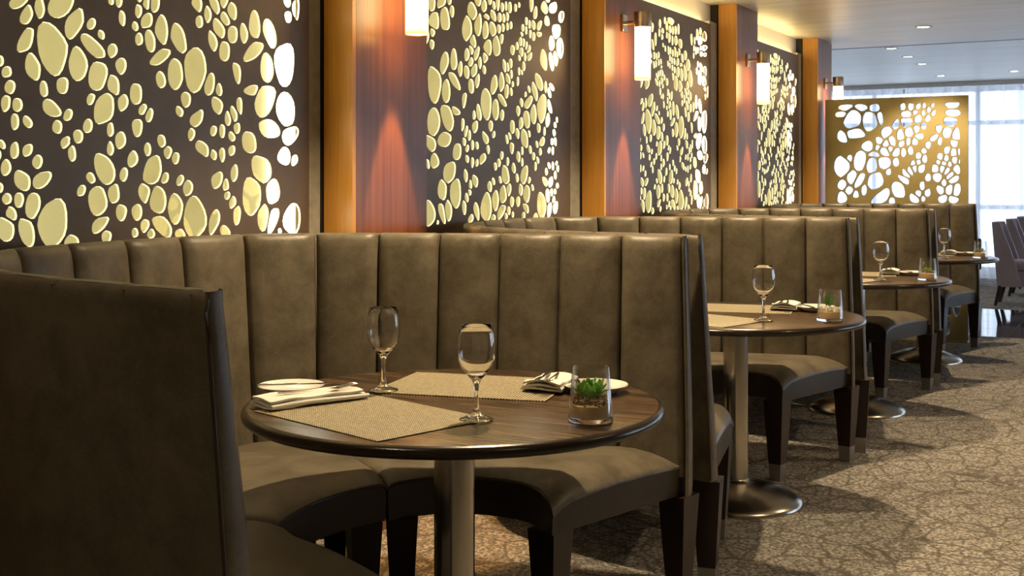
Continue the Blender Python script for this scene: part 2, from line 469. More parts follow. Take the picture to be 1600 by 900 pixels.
# ================================================================ PERFORATED PANELS
PEBBLES = """1183 1737 30 18 -58;1156 1709 23 35 -65;1117 1729 18 34 -27;1046 1751 47 43 -52;1005 1701 35 48 -57;1075 1626 52 75 13;1160 1639 28 45 -64;1138 1574 25 37 19;945 1709 16 16 -41;910 1683 12 12 20;935 1643 52 39 75;870 1642 18 20 -19;991 1594 34 49 9;921 1567 36 43 -17;838 1601 20 24 -8;867 1545 24 32 25;1239 1579 11 14 -7;1219 1553 15 14 -18;1209 1514 16 18 -16;1221 1472 15 22 -24;1187 1469 16 18 -5;1104 1518 13 22 16;1043 1531 20 24 -6;1079 1467 32 24 44;1025 1452 16 16 -35;946 1500 15 16 -36;898 1477 39 49 -34;831 1497 20 25 -25;782 1526 24 32 -5;756 1482 16 16 -35;731 1466 15 21 -33;874 1784 10 12 -11;846 1786 12 18 -8;834 1738 12 22 13;772 1767 13 22 -8;785 1721 12 13 9;770 1686 15 18 -9;744 1800 16 25 22;740 1742 24 26 -40;727 1686 21 35 14;708 1798 19 30 -28;681 1723 27 46 8;613 1704 35 47 33;682 1645 51 42 -84;625 1596 34 49 -6;542 1613 51 76 -1;685 1574 20 25 14;525 1766 16 19 -10;538 1825 28 29 40;488 1794 17 35 14;440 1756 29 31 42;458 1832 26 37 43;412 1789 22 21 29;417 1847 21 26 -11;378 1818 23 29 21;376 1742 24 29 -10;466 1714 22 36 45;413 1686 25 33 -8;323 1752 19 33 13;271 1786 29 49 3;197 1767 37 50 44;271 1704 53 44 -76;210 1650 35 52 4;120 1670 54 79 -6;480 1578 24 38 -25;438 1562 14 20 5;355 1621 19 35 36;279 1571 44 17 -28;225 1540 57 58 -26;113 1514 51 65 16;582 1522 21 25 -5;609 1484 16 15 25;536 1465 31 28 -54;446 1511 26 27 25;344 1512 13 34 8;370 1488 17 28 27;397 1474 15 24 -3;108 1888 20 23 30;61 1869 19 45 5;101 1833 18 20 -1;1194 1426 12 22 -2;1155 1427 15 15 38;1235 1365 12 12 26;1195 1352 13 22 -12;1155 1353 16 16 -32;1124 1323 16 18 -12;1221 1307 15 21 -11;1171 1273 27 27 30;1110 1275 33 24 -50;1218 1226 14 14 0;1181 1222 15 20 1;1205 1185 17 21 22;1222 1151 28 35 13;1158 1141 28 43 42;1138 1205 25 37 -9;1074 1161 52 68 -8;1013 1106 25 20 5;1060 1418 16 18 -3;1033 1377 16 16 -34;990 1395 17 19 -4;1011 1348 13 22 9;957 1425 17 20 -24;877 1419 12 22 8;840 1389 20 25 -12;877 1364 12 22 -12;777 1427 20 27 -3;794 1337 20 24 -21;737 1364 13 21 9;828 1291 15 20 -20;897 1306 39 49 39;946 1281 16 15 29;979 1246 15 15 -30;921 1216 36 43 1;866 1238 23 32 -19;914 1152 32 26 -58;837 1182 20 24 1;778 1182 20 24 1;717 1305 39 49 -31;749 1239 23 32 11;695 1216 35 43 11;891 1116 18 17 4;747 1141 18 20 -7;786 1123 12 13 4;724 1119 18 14 5;683 1142 50 37 63;1244 1255 15 13 0;1248 1340 12 18 -1;682 1392 17 19 18;657 1359 17 19 -2;626 1342 16 18 -1;559 1417 15 20 -23;511 1374 31 24 47;463 1431 15 16 -23;463 1356 15 16 28;424 1431 13 22 -2;424 1356 13 23 8;380 1416 16 15 27;380 1371 16 16 -22;356 1444 15 19 -4;298 1401 37 37 17;198 1448 57 33 23;92 1431 45 37 -34;121 1359 34 32 -2;69 1345 18 19 -32;669 1282 16 16 -31;606 1275 16 16 -31;574 1251 21 25 -10;447 1276 27 27 -31;368 1299 17 28 -21;408 1261 14 20 0;401 1228 14 14 1;376 1205 16 21 -19;355 1166 18 35 -19;237 1312 54 49 29;181 1239 37 46 1;283 1219 48 74 11;227 1156 33 51 12;182 1143 35 46 -59;80 1144 48 55 -8;460 1146 26 40 -49;545 1162 51 69 2;626 1189 33 49 11;606 1114 24 14 7;412 1115 24 18 34;144 1106 10 8 5;101 1999 28 37 10;174 2016 37 32 53;235 2033 18 21 12;117 1925 43 52 29;200 1951 41 54 -1;255 1987 19 26 10;423 2008 47 41 -16;381 1929 43 63 8;473 1960 33 55 17;546 2001 30 13 -41;472 2067 33 31 -6;523 2046 27 27 14;575 2080 20 22 12;611 2059 16 20 -10;647 2073 17 33 7;605 2015 28 28 -40;663 2013 21 21 13;688 2061 18 21 11;722 2071 12 22 7;757 2070 20 27 10;701 2013 17 22 9;734 2025 16 21 10;536 1939 29 43 17;601 1952 33 34 -20;658 1960 20 20 11;694 1971 15 21 8;736 1981 13 18 8;767 1990 16 17 11;428 1873 29 42 -3;554 1859 41 50 28;634 1884 37 52 -3;680 1917 18 24 27;812 2076 15 18 10;847 2093 12 12 12;969 2114 21 43 -4;1009 2078 22 33 28;1104 2114 39 31 -15;1198 2127 48 30 40;1136 2162 31 19 22;1130 2054 30 25 -6;1286 2092 33 31 33;918 2026 15 20 8;950 2015 14 22 8;989 2017 23 22 -8;882 1990 15 18 10;916 1984 12 20 6;958 1972 14 21 9;874 1961 14 11 14;991 1963 19 21 10;1048 2020 28 28 59;1048 1980 29 13 25;1233 2014 49 40 14;1183 1951 32 39 8;1271 1934 41 63 7;861 1924 20 22 10;892 1923 12 20 7;921 1909 12 24 5;829 1902 17 18 10;783 1877 23 23 10;868 1876 23 23 10;904 1858 14 25 5;940 1895 22 26 37;952 1868 26 25 49;851 1849 14 15 9;892 1814 16 25 6;1096 1862 40 52 -24;1226 1881 29 43 6;1184 1861 32 48 -35;763 1812 20 25 7;897 2215 20 27 -9;908 2162 15 25 -7;857 2177 27 17 -18;861 2142 17 18 -11;816 2244 18 21 -10;787 2216 23 29 -10;722 2249 68 23 -5;733 2200 28 26 -12;685 2200 15 28 -6;641 2204 23 29 -9;590 2218 19 35 -6;785 2161 14 21 -7;746 2149 25 31 -9;693 2138 17 30 -6;637 2146 33 32 -11;559 2132 39 31 7;359 2180 22 38 14;300 2176 14 27 -6;253 2221 24 38 -7;193 2248 25 26 -11;195 2189 46 34 -15;119 2225 53 34 -17;178 2144 29 18 -16;313 2128 17 20 -9;275 2117 17 27 -6;238 2123 20 21 -10;124 2148 72 21 -34;172 2106 34 18 -19;105 2108 33 14 -23;319 2081 15 20 -7;1052 2206 21 24 10;1016 2181 19 29 -8;351 219 37 50 -33;75 647 25 30 21;333 635 25 30 26;1078 888 16 25 -17;822 765 47 70 -20;59 400 26 30 1;578 695 37 50 -21;381 885 12 20 10;408 633 41 50 -28;909 184 20 25 -5;284 538 49 70 5;1203 217 16 20 -18;792 948 14 20 -26;635 161 17 20 36;460 267 43 50 30;107 283 27 30 6;610 319 16 25 -35;990 692 20 25 4;793 429 13 20 2;1037 513 19 25 -21;574 155 37 50 12;359 320 18 25 -19;464 975 23 30 39;564 985 15 20 -33;319 959 18 25 13;1069 737 38 50 12;925 378 44 50 -34;263 730 52 70 -8;548 886 22 25 -39;1170 314 49 70 31;1295 493 43 50 -8;148 999 23 30 -5;1144 866 16 20 35;1068 281 16 25 -28;680 445 62 70 -40;962 585 15 20 -7;424 340 22 25 10;913 705 23 30 33;220 199 20 25 10;497 716 12 20 12;1203 436 21 30 -16;80 139 17 20 25;1315 194 13 20 -2;560 505 21 30 -7;1103 508 39 50 -28;658 699 13 20 -21;395 964 23 30 11;270 263 44 50 30;691 268 22 30 -35;264 960 23 30 3;436 505 18 25 -6;86 962 14 20 23;756 578 46 70 26;439 741 39 50 -37;847 446 17 20 31"""
SCREEN_HOLES = """-2294 1897 56 25 14;-2167 1895 53 28 -35;-2059 1887 41 33 6;-2317 1844 57 21 12;-2242 1801 76 71 -3;-2093 1781 65 78 -2;-2015 1802 26 53 -21;-2319 1656 47 47 -42;-2218 1681 76 39 6;-2321 1406 63 91 0;-2260 1474 22 29 -1;-2116 1574 44 40 -2;-2179 1449 50 83 19;-2244 1321 42 65 0;-2067 1507 44 21 -12;-2081 1412 45 68 9;-1978 1429 51 54 -21;-2185 1289 43 73 60;-2322 1254 36 43 0;-2267 1208 33 35 0;-2210 1178 23 29 0;-2143 1217 24 54 30;-2051 1294 60 74 20;-2324 1151 38 47 0;-2000 1156 71 61 60;-1919 1124 25 27 1;-1888 1745 31 48 49;-1965 1685 44 50 38;-2018 1619 33 30 -2;-1918 1611 30 47 -41;-1969 1592 27 28 -2;-2034 1562 21 23 -1;-1977 1528 43 44 -51;-1933 1549 22 25 -1;-1854 1662 27 50 -1;-1845 1592 23 30 29;-1884 1522 31 35 29;-1785 1683 33 42 -2;-1791 1607 18 35 19;-1739 1608 23 29 -1;-1709 1648 38 23 -3;-1828 1519 23 33 0;-1775 1534 23 32 -1;-1728 1708 24 33 -2;-1670 1733 22 29 -2;-1889 1441 26 33 -1;-1947 1367 21 29 -1;-1833 1891 20 27 -2;-1770 1888 22 28 -2;-1712 1890 21 24 37;-1668 1896 15 21 -2;-1631 1862 17 25 -2;-1602 1895 14 19 28;-1596 1833 18 24 28;-1674 1832 15 26 -2;-1738 1842 21 19 -3;-1807 1830 40 27 -4;-1639 1793 21 32 18;-1804 1762 44 39 -3;-1716 1787 28 43 28;-1451 1890 50 25 -6;-1449 1829 55 30 -5;-1467 1759 49 38 -4;-1492 1677 35 42 -2;-1553 1707 24 32 8;-1547 1608 18 33 -1;-1590 1634 34 27 48;-1423 1656 29 54 -1;-1436 1587 27 31 -1;-1636 1575 22 31 18;-1669 1529 21 24 -1;-1492 1531 23 31 19;-1441 1513 23 34 -1;-1403 1519 10 30 -1;-1710 1489 23 27 -1;-1664 1467 21 32 -1;-1545 1481 22 27 -1;-1497 1468 18 29 -1;-1435 1451 20 33 -1;-1399 1442 7 22 0;-1710 1439 17 21 0;-1558 1438 16 18 0;-1515 1428 19 17 -1;-1470 1422 15 27 -1;-1754 1432 18 20 0;-1689 1385 28 32 20;-1742 1384 20 28 -1;-1775 1366 23 34 -20;-1582 1385 26 31 -11;-1528 1380 20 29 -1;-1493 1363 22 35 20;-1419 1378 26 37 0;-1806 1339 30 42 -61;-1824 1299 42 39 -60;-1636 1315 23 30 0;-1566 1314 34 35 -10;-1468 1331 28 42 50;-1441 1298 40 35 50;-1515 1272 21 38 0;-1682 1246 19 34 0;-1872 1213 52 62 -20;-1640 1190 23 31 20;-1713 1183 23 25 0;-1541 1215 28 39 -20;-1473 1215 31 43 20;-1422 1209 30 62 30;-1744 1145 36 36 -29;-1674 1143 16 23 1;-1522 1144 36 34 31;-1442 1141 39 31 1;-1515 133 49 93 3;-1484 269 27 82 2;-1418 287 29 77 2;-1539 719 17 20 2;-1442 422 13 20 -37;-1877 882 15 25 14;-2047 664 22 25 -31;-2294 299 30 35 -39;-1678 113 44 50 -23;-2128 796 32 35 -16;-1999 667 13 20 -1;-2301 575 50 70 15;-1626 763 36 50 -23;-1915 504 26 35 33;-1477 980 36 50 10;-2122 576 15 20 9;-1732 702 63 70 -33;-1896 191 21 35 6;-2171 171 66 70 -31;-2220 804 24 25 20;-1657 857 18 25 7;-2310 236 17 20 -19;-1899 394 45 50 27;-2084 433 24 25 14;-2003 600 20 20 -25;-2036 1032 15 25 -31;-1614 239 42 50 -12;-2355 757 31 50 23;-1679 486 15 20 8;-2309 156 25 25 2;-2192 677 51 70 -38;-1745 451 23 25 -29;-1672 605 23 35 -12;-2312 875 18 20 -36;-1799 970 22 35 -5;-1573 1007 17 25 33;-1471 584 54 70 -33;-1849 749 13 20 37;-1820 633 18 25 7;-2017 724 22 35 -21;-2271 1045 16 20 -36;-1507 442 38 50 11;-1995 239 16 20 38;-1935 796 36 50 14;-2048 114 21 25 22;-1670 352 18 25 -28;-2055 516 18 25 -35;-2177 908 64 70 -22"""
def shapes(data):
    out = []
    for t in data.split(';'):
        a, b, c, d, e = (float(v) for v in t.split())
        out.append((a / 1000, b / 1000, c / 1000, d / 1000, e / 100))
    return out
def rad(e, dx, dy):
    X = dx / e[2]; Y = dy / e[3]; r = e[4]
    q = (X * X - 2 * r * X * Y + Y * Y) / (1 - r * r)
    return 1 / math.sqrt(q) if q > 0 else 0
def outlines(S, gap, n=18, k=1.04, sq=2):
    rnd = random.Random(11)
    res = []
    for i, e in enumerate(S):
        ph = rnd.uniform(0, 6); am = rnd.uniform(.05, .13) if max(e[2], e[3]) > .03 else .05
        tp = rnd.uniform(-.22, .22) if max(e[2], e[3]) > .016 else 0
        near = []
        for j, f in enumerate(S):
            if j == i: continue
            dx, dy = f[0] - e[0], f[1] - e[1]; D = math.hypot(dx, dy)
            if D < 1e-4 or D > .45: continue
            ux, uy = dx / D, dy / D
            ri = rad(e, ux, uy) ; rj = rad(f, ux, uy)
            if D - ri - rj < gap * 3:
                near.append((ux, uy, D * ri / (ri + rj) - gap / 2))
        pts = []
        for q in range(n):
            a = 2 * PI * q / n; ux, uy = math.cos(a), math.sin(a)
            X = ux * e[2]; Y = uy * e[3]
            # point of the correlated ellipse, slightly squared and lopsided
            d = math.acos(max(-.9, min(.9, e[4])))
            X = e[2] * math.cos(a); Y = e[3] * math.cos(a - d)
            s = k * (1 + am * math.cos(3 * a + ph) * .7 + .04 * math.cos(4 * a + ph * 2))
            s /= (abs(math.cos(a)) ** sq + abs(math.sin(a)) ** sq) ** (1 / sq)
            X *= s; Y *= s
            X *= 1 + tp * Y / max(e[3], .01)
            sc = 1
            for nx, ny, lim in near:
                dt = X * nx + Y * ny
                if dt > lim: sc = min(sc, max(.2, lim / dt))
            pts.append([X * sc, Y * sc])
        for _ in range(1):
            pts = [[(pts[q - 1][c] + 4 * pts[q][c] + pts[(q + 1) % n][c]) / 6 for c in (0, 1)] for q in range(n)]
        res.append([(e[0] + p[0], e[1] + p[1]) for p in pts])
    return res
def holed(x0, y0, x1, y1, loops, thick, mi=0, rim=1, bevel=0):
    """flat plate in (a, b) with holes, extruded by thick along c: returns bmesh with verts (a, b, c)"""
    nx = 12
    outer = [(x0, y0), (x1, y0), (x1, y1), (x0, y1)]
    P = [Vector(p) for p in outer]; F = [[0, 1, 2, 3]]
    E = []
    for lp in loops:
        b = len(P)
        P += [Vector((min(max(p[0], x0 + .008), x1 - .008), min(max(p[1], y0 + .008), y1 - .008))) for p in lp]
        n = len(lp)
        E += [(b + i, b + (i + 1) % n) for i in range(n)]
    E += [(0, 1), (1, 2), (2, 3), (3, 0)]
    vo, eo, fo, _, _, _ = delaunay_2d_cdt(P, E, [], 0, 1e-6)
    # drop triangles inside any hole
    boxes = [(min(p[0] for p in l), max(p[0] for p in l), min(p[1] for p in l), max(p[1] for p in l), l) for l in loops]
    def in_hole(x, y):
        for a, b, c, d, l in boxes:
            if a < x < b and c < y < d:
                ins = False; n = len(l); j = n - 1
                for i in range(n):
                    if (l[i][1] > y) != (l[j][1] > y) and x < (l[j][0] - l[i][0]) * (y - l[i][1]) / (l[j][1] - l[i][1]) + l[i][0]: ins = not ins
                    j = i
                if ins: return True
        return False
    bm = bmesh.new()
    V = [bm.verts.new((p.x, p.y, 0)) for p in vo]
    for f in fo:
        cx = sum(vo[i].x for i in f) / len(f); cy = sum(vo[i].y for i in f) / len(f)
        if not in_hole(cx, cy): bm.faces.new([V[i] for i in f])
    bmesh.ops.delete(bm, geom=[v for v in bm.verts if not v.link_faces], context='VERTS')
    be = [e for e in bm.edges if e.is_boundary]
    top = bm.faces[:]
    ret = bmesh.ops.duplicate(bm, geom=bm.verts[:] + bm.edges[:] + bm.faces[:])
    vm = ret['vert_map']
    done = set()
    for v in list(vm.keys()):
        w_ = vm[v]
        if v in done or w_ in done: continue
        done.add(v); done.add(w_)
    # originals stay at 0, copies go to thick
    orig = set()
    for f in top:
        for v in f.verts: orig.add(v)
    for v in orig: vm[v].co.z = thick
    if bevel:
        # the cut is wider at the front: a chamfered edge runs round every opening
        dirs = {}
        for lp in loops:
            n = len(lp)
            for q in range(n):
                a = lp[q - 1]; b = lp[(q + 1) % n]; p = lp[q]
                dx, dy = b[1] - a[1], -(b[0] - a[0]); l = math.hypot(dx, dy) or 1
                dirs[(round(min(max(p[0], x0 + .008), x1 - .008), 4), round(min(max(p[1], y0 + .008), y1 - .008), 4))] = (dx / l, dy / l)
        for e in be:
            for v in e.verts: v.tag = True
        for v in orig:
            d = dirs.get((round(v.co.x, 4), round(v.co.y, 4)))
            if v.tag and d: v.co.x += d[0] * bevel; v.co.y += d[1] * bevel
    for e in be:
        a, b = e.verts
        f = bm.faces.new((a, b, vm[b], vm[a])); f.material_index = rim
    return bm

OUT = outlines(shapes(PEBBLES), .010, k=.925, sq=2.4)
PW, PZ0, PZ1 = 1.378, .06, 2.32
def panel(y0, mirrored, label):
    """mirrored False: design u runs from the far end towards the camera"""
    r = root('perforated_panel', (-2.60, y0, 0))
    meta(r, label, 'wall panel', 'perforated pebble panels on the left wall')
    bm = holed(0, PZ0, PW, PZ1, OUT, .006, bevel=.0020)
    for v in bm.verts:
        u, z, t = v.co
        v.co = Vector((-t, u if mirrored else PW - u, z))
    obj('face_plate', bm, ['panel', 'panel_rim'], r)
    obj('painted_glow_board', bxm(-.052, .004, PZ0, -.046, PW - .004, PZ1 - .03), 'self_glow', r)
    for ya, yb in ((PW - .155, PW - .03),):
        obj('light_strip', bxm(-.045, ya, PZ0 + .2, -.030, yb, PZ1 - .1, bev=.004), 'led', r)
    obj('cove_strip', bxm(-.044, .03, PZ1 - .022, -.020, PW - .03, PZ1 - .012), 'cove', r)
    fb = bmesh.new()
    box(fb, -.058, -.012, PZ0, -.001, 0, PZ1); box(fb, -.058, PW, PZ0, -.001, PW + .012, PZ1)
    box(fb, -.058, -.012, PZ0 - .01, -.001, PW + .012, PZ0)
    obj('frame', fb, 'panel', r)
    return r
panel(3.245 - PW, False, 'largest perforated panel with glowing pebble-shaped cutouts, at the left of the picture')
panel(3.946, True, 'second perforated pebble panel, between the two nearest wood pilasters')
panel(7.445 - PW, False, 'third perforated pebble panel, behind the second wall lamp in view')
panel(8.232, True, 'smallest and farthest perforated pebble panel, just before the golden screen')
# pale header above the panels and grey margins beside them
hb = bmesh.new()
for i in range(5):
    y1 = PIL[i] - .013; y0 = PIL[i - 1] + .479 if i else -3
    box(hb, -2.66, y0, 2.325, -2.657, y1, CEIL - .001)
struct('trim_4', hb, 'white_wall')
gb = bmesh.new()
for y0, y1 in ((3.258, PIL[1] - .013), (5.337, PIL[2] - .013), (7.458, PIL[3] - .013), (9.623, PIL[4] - .013)):
    box(gb, -2.66, y0, 0, -2.612, y1, 2.344)
struct('trim_5', gb, 'grey')

# ================================================================ GOLD SCREEN
SH = outlines(shapes(SCREEN_HOLES), .010, k=1.06, sq=3.0)
sr = root('openwork_screen', (-2.46, 9.93, 0))
meta(sr, 'golden freestanding screen pierced by white pebble shapes, in front of the sheer curtain', 'screen')
bm = holed(-2.46, .015, -1.33, 1.968, SH, .03)
for v in bm.verts:
    a, z, t = v.co; v.co = Vector((a + 2.46, t, z))
obj('pierced_plate', bm, ['gold', 'gold_rim'], sr)
obj('base_rail', bxm(-.0, -.03, 0, 1.13, .06, .015), 'gold', sr)

# ================================================================ WALL LAMPS
def sconce(y, label):
    r = root('wall_lamp', (-2.48, y, 2.11))
    meta(r, label, 'lamp', 'cylinder wall lamps on the mahogany pilasters')
    obj('wall_plate', bxm(.001, -.03, -.045, .014, .03, .045, bev=.003), 'nickel', r)
    bm = bmesh.new(); tube(bm, [(.014, 0, 0), (.075, 0, 0)], .011, 14)
    obj('arm', bm, 'nickel', r, 40)
    bm = lathem([(0, .052), (.043, .052), (.0445, .050), (.0445, -.028), (.0425, -.028), (.0425, -.02), (0, -.02)], 40)
    obj('lamp_cap', bm, 'nickel', r, 40, (.112, 0, 0))
    bm = lathem([(.041, -.0285), (.0415, -.045), (.0415, -.298), (.040, -.302), (.0375, -.300), (.0375, -.0285), (.041, -.0285)], 40)
    obj('glass_shade', bm, 'opal', r, 40, (.112, 0, 0))
    bm = lathem([(0, -.05), (.012, -.06), (.016, -.09), (.014, -.13), (0, -.145)], 16)
    obj('bulb', bm, 'lens', r, 60, (.112, 0, 0))
    spot('lamp_beam', (.112, 0, -.17), 14, (1, .52, .16), 58, .8, .006, r)
    spot('lamp_beam', (.112, 0, -.17), 62, (1, .50, .16), 32, .35, .005, r)
    return r
for i, lb in ((1, 'frosted glass cylinder wall lamp cut off by the top edge, first from the left'),
              (2, 'white glowing cylinder wall lamp with nickel cap, second from the left'),
              (3, 'white glowing cylinder wall lamp with nickel cap, third from the left'),
              (4, 'small glowing cylinder wall lamp above the golden screen corner')):
    sconce(PIL[i] + .239, lb)

# ================================================================ CEILING DOWNLIGHTS
def downlight(x, y, z, label, energy, angle=95, group='recessed ceiling downlights', col=WARM):
    r = root('ceiling_light', (x, y, z))
    meta(r, label, 'ceiling light', group)
    obj('ring', lathem([(.042, -.002), (.062, -.006), (.066, -.001), (.066, .0), (.042, 0)], 28), 'trim_white', r, 40)
    obj('diffuser', lathem([(0, -.0015), (.042, -.0015), (.042, -.0005), (0, -.0005)], 28), 'lens', r)
    spot('downlight_beam', (0, 0, -.02), energy, col, angle, .55, .035, r)
    return r
labs = ['ceiling downlight behind the camera side of the first booth', 'ceiling downlight above the nearest table, out of frame',
        'ceiling downlight above the second table, out of frame', 'ceiling downlight above the third table, out of frame',
        'bright round downlight in the front ceiling near its far edge']
for i in range(5):
    y = 9.45 - PITCH * (4 - i)
    downlight(-1.59, y, CEIL, labs[i], [14, 115, 125, 115, 80][i])
for i, (x, y) in enumerate([(-2.30, 11.9), (-2.30, 12.75), (-2.30, 13.6), (-2.35, 15.2)]):
    downlight(x, y, CEIL + .12, 'small round downlight in the raised far ceiling, %s from the left' % ['first', 'second', 'third', 'fourth'][i], 8, 90, 'downlights in the far ceiling', (1, .85, .7))
downlight(-1.5, 15.0, CEIL + .12, 'oval-looking downlight in the far ceiling just above the curtain top at right', 8, 90, 'downlights in the far ceiling', (1, .85, .7))
downlight(-.98, 11.9, CEIL + .12, 'far ceiling downlight cut by the right edge of the picture', 8, 90, 'downlights in the far ceiling', (1, .85, .7))
for i, (x, y) in enumerate([(.7, 1.2), (.7, 3.6), (.7, 6.0), (3.2, 1.0), (3.2, 4.5), (.2, -1.5), (-1.3, -1.6)]):  # unseen lamps added to give the room warm ambient light
    downlight(x, y, CEIL, 'added downlight for warm ambient light over the aisle, outside the frame', 60 if y > 2 else 22, 110, 'added ambient aisle lights outside the frame')

# ================================================================ BANQUETTES
T = 1.109            # top of the backs
SB = .345            # underside of seat and back
far_side = [(2.495, .02), (2.505, .22), (2.465, .42), (2.345, .595), (2.175, .705), (1.99, .790), (1.81, .850), (1.64, .897), (1.46, .942), (1.25, 1.005)]
near_side = [(1.228, -1.015), (1.46, -.985), (1.64, -.96), (1.81, -.915), (1.98, -.85), (2.14, -.75), (2.285, -.60), (2.40, -.42), (2.465, -.2)]
ctrl = [(-x, y) for x, y in near_side + far_side]
def catmull(P, k=10):
    out = []
    n = len(P)
    for i in range(n - 1):
        p0 = P[max(i - 1, 0)]; p1 = P[i]; p2 = P[i + 1]; p3 = P[min(i + 2, n - 1)]
        for q in range(k):
            t = q / k
            out.append(tuple(.5 * (2 * p1[c] + (p2[c] - p0[c]) * t + (2 * p0[c] - 5 * p1[c] + 4 * p2[c] - p3[c]) * t * t + (3 * p1[c] - p0[c] - 3 * p2[c] + p3[c]) * t ** 3) for c in (0, 1)))
    out.append(P[-1])
    return out
CV = catmull(ctrl)
AC = [0]
for a, b in zip(CV[:-1], CV[1:]): AC.append(AC[-1] + math.dist(a, b))
HL = AC[-1] / 2
def cpt(s):
    """point and outward normal of the inner top line; s = 0 at the apex, + towards the far arm"""
    d = min(max(s + HL, 0), 2 * HL); ex = s + HL - d
    i = 0
    while i < len(AC) - 2 and AC[i + 1] < d: i += 1
    t = (d - AC[i]) / (AC[i + 1] - AC[i])
    p = [CV[i][c] * (1 - t) + CV[i + 1][c] * t for c in (0, 1)]
    a = CV[max(i - 1, 0)]; b = CV[min(i + 2, len(CV) - 1)]
    tx, ty = b[0] - a[0], b[1] - a[1]; l = math.hypot(tx, ty); tx /= l; ty /= l
    return Vector((p[0] + tx * ex, p[1] + ty * ex, 0)), Vector((-ty, tx, 0)), Vector((tx, ty, 0))
# joint where x is about -2.33
SJ = 0
while cpt(SJ)[0].x < -2.33: SJ += .005
def leanin(z): return .085 * (T - z) / (T - SB)
def leanout(z): return .050 * (T - z) / (T - SB)
def ext(z): return .018 * min(1, (T - z) / (T - .5)) ** .8
def P3(s, w_, z, e=0):
    """w_ = distance outward from the leaning inner face"""
    p, n, t = cpt(s)
    q = p + n * (w_ - leanin(z)) + t * e
    q.z = z
    return q
def back_path():
    z0 = .40; out = []
    for k in range(9): out.append((0, z0 + (T - .045 - z0) * k / 8))
    out += [(.002, T - .022), (.008, T - .008), (.016, T - .001), (.028, T), (.038, T - .002)]
    return out
BP = back_path()
def channel(s0, s1, endsign=0):
    bm = bmesh.new()
    prof = [(0.004, .030), (.015, .016), (.06, .005), (.2, -.003), (.5, -.008), (.8, -.003), (.94, .005), (.985, .016), (.996, .030)]
    rows = []
    for w_, z in BP:
        fade = 1 if z < T - .05 else .55
        r = []
        for u, b in prof:
            e = 0
            if endsign: e = endsign * (ext(z) - (.008 if endsign > 0 else .030)) * (u if endsign > 0 else 1 - u)
            r.append(P3(s0 + (s1 - s0) * u, w_ + (b if b < .012 else b) * (1 if w_ < .01 else fade), z - (.006 if (u < .02 or u > .98) and z > T - .03 else 0), e))
        rows.append(r)
    grid(bm, rows)
    return bm
def shell(s0, s1, e0, e1):
    """outer back skin, top and end faces; closed ring section swept along s"""
    sec = [(.030, SB + .02), (.030, .6), (.030, .85), (.030, T - .02), (.034, T - .004), (.040, T - .002), (.046, T - .006), (.050, T - .016)]
    nz = 8
    for k in range(nz + 1):
        z = (T - .03) + (SB - (T - .03)) * k / nz
        sec.append((.050 + leanin(z) - leanout(z), z))
    sec.append((.030, SB))
    bm = bmesh.new(); rows = []
    n = 14
    for i in range(n + 1):
        u = i / n; s = s0 + (s1 - s0) * u
        r = []
        for w_, z in sec:
            e = 0
            if e1 and u > .8: e = ext(z) * (u - .8) / .2
            if e0 and u < .2: e = -ext(z) * (.2 - u) / .2
            r.append(P3(s, w_, z, e))
        rows.append(r)
    V = grid(bm, rows, closed=True)
    for k, has in ((0, e0), (-1, e1)):
        f = bm.faces.new(V[k])
    if e0 or e1:
        # rounded upholstered end: extrude the end face outward a little
        pass
    return bm
def endcap(s, sign):
    """padded vertical end strip of an arm, slightly bulged, following the lean"""
    bm = bmesh.new(); rows = []
    zs = [SB + .001, .40, .5, .6, .7, .8, .9, 1.0, T - .05, T - .02, T - .006, T - .001]
    for z in zs:
        w0 = -.006; w1 = .0505 + leanin(z) - leanout(z)
        if z > T - .01: w0 += .006; w1 -= .004
        r = []
        far = ((0, -.012), (.02, -.006), (.08, -.002), (.3, .002), (.6, .004), (.85, .004), (.97, .003), (1, .001), (1, -.004))
        for u, b in far if sign > 0 else ((0, -.046), (.02, -.034), (.12, -.020), (.35, -.006), (.6, .004), (.85, .005), (.97, .003), (1, .001), (1, -.004)):
            tp = 1 if z < T - .01 else .6
            r.append(P3(s, w0 + (w1 - w0) * u, z, sign * (ext(z) + b * tp + .001)))
        rows.append(r)
    grid(bm, rows)
    return bm
ARC_FAR = catmull([(-1.848, .305), (-1.775, .41), (-1.68, .465), (-1.58, .485), (-1.49, .47), (-1.385, .395)])
ARC_MID = catmull([(-1.856, -.150), (-1.880, -.06), (-1.900, .06), (-1.890, .19), (-1.848, .305)])
ARC_NEAR = catmull([(-1.340, -.400), (-1.42, -.345), (-1.54, -.285), (-1.66, -.235), (-1.77, -.205), (-1.856, -.150)])
def arc(s):
    """inner seat edge point for s"""
    if s > SJ: A, t = ARC_FAR, (s - SJ) / (HL - SJ)
    elif s < -SJ: A, t = ARC_NEAR, (s + HL) / (HL - SJ)
    else: A, t = ARC_MID, (s + SJ) / (2 * SJ)
    f = min(max(t, 0), 1) * (len(A) - 1); i = min(int(f), len(A) - 2); f -= i
    return Vector((A[i][0] * (1 - f) + A[i + 1][0] * f, A[i][1] * (1 - f) + A[i + 1][1] * f, 0))
def seatpt(s, r, z):
    a = P3(s, .012, .46); b = arc(s)
    a.z = 0
    p = a.lerp(b, r); p.z = z
    return p
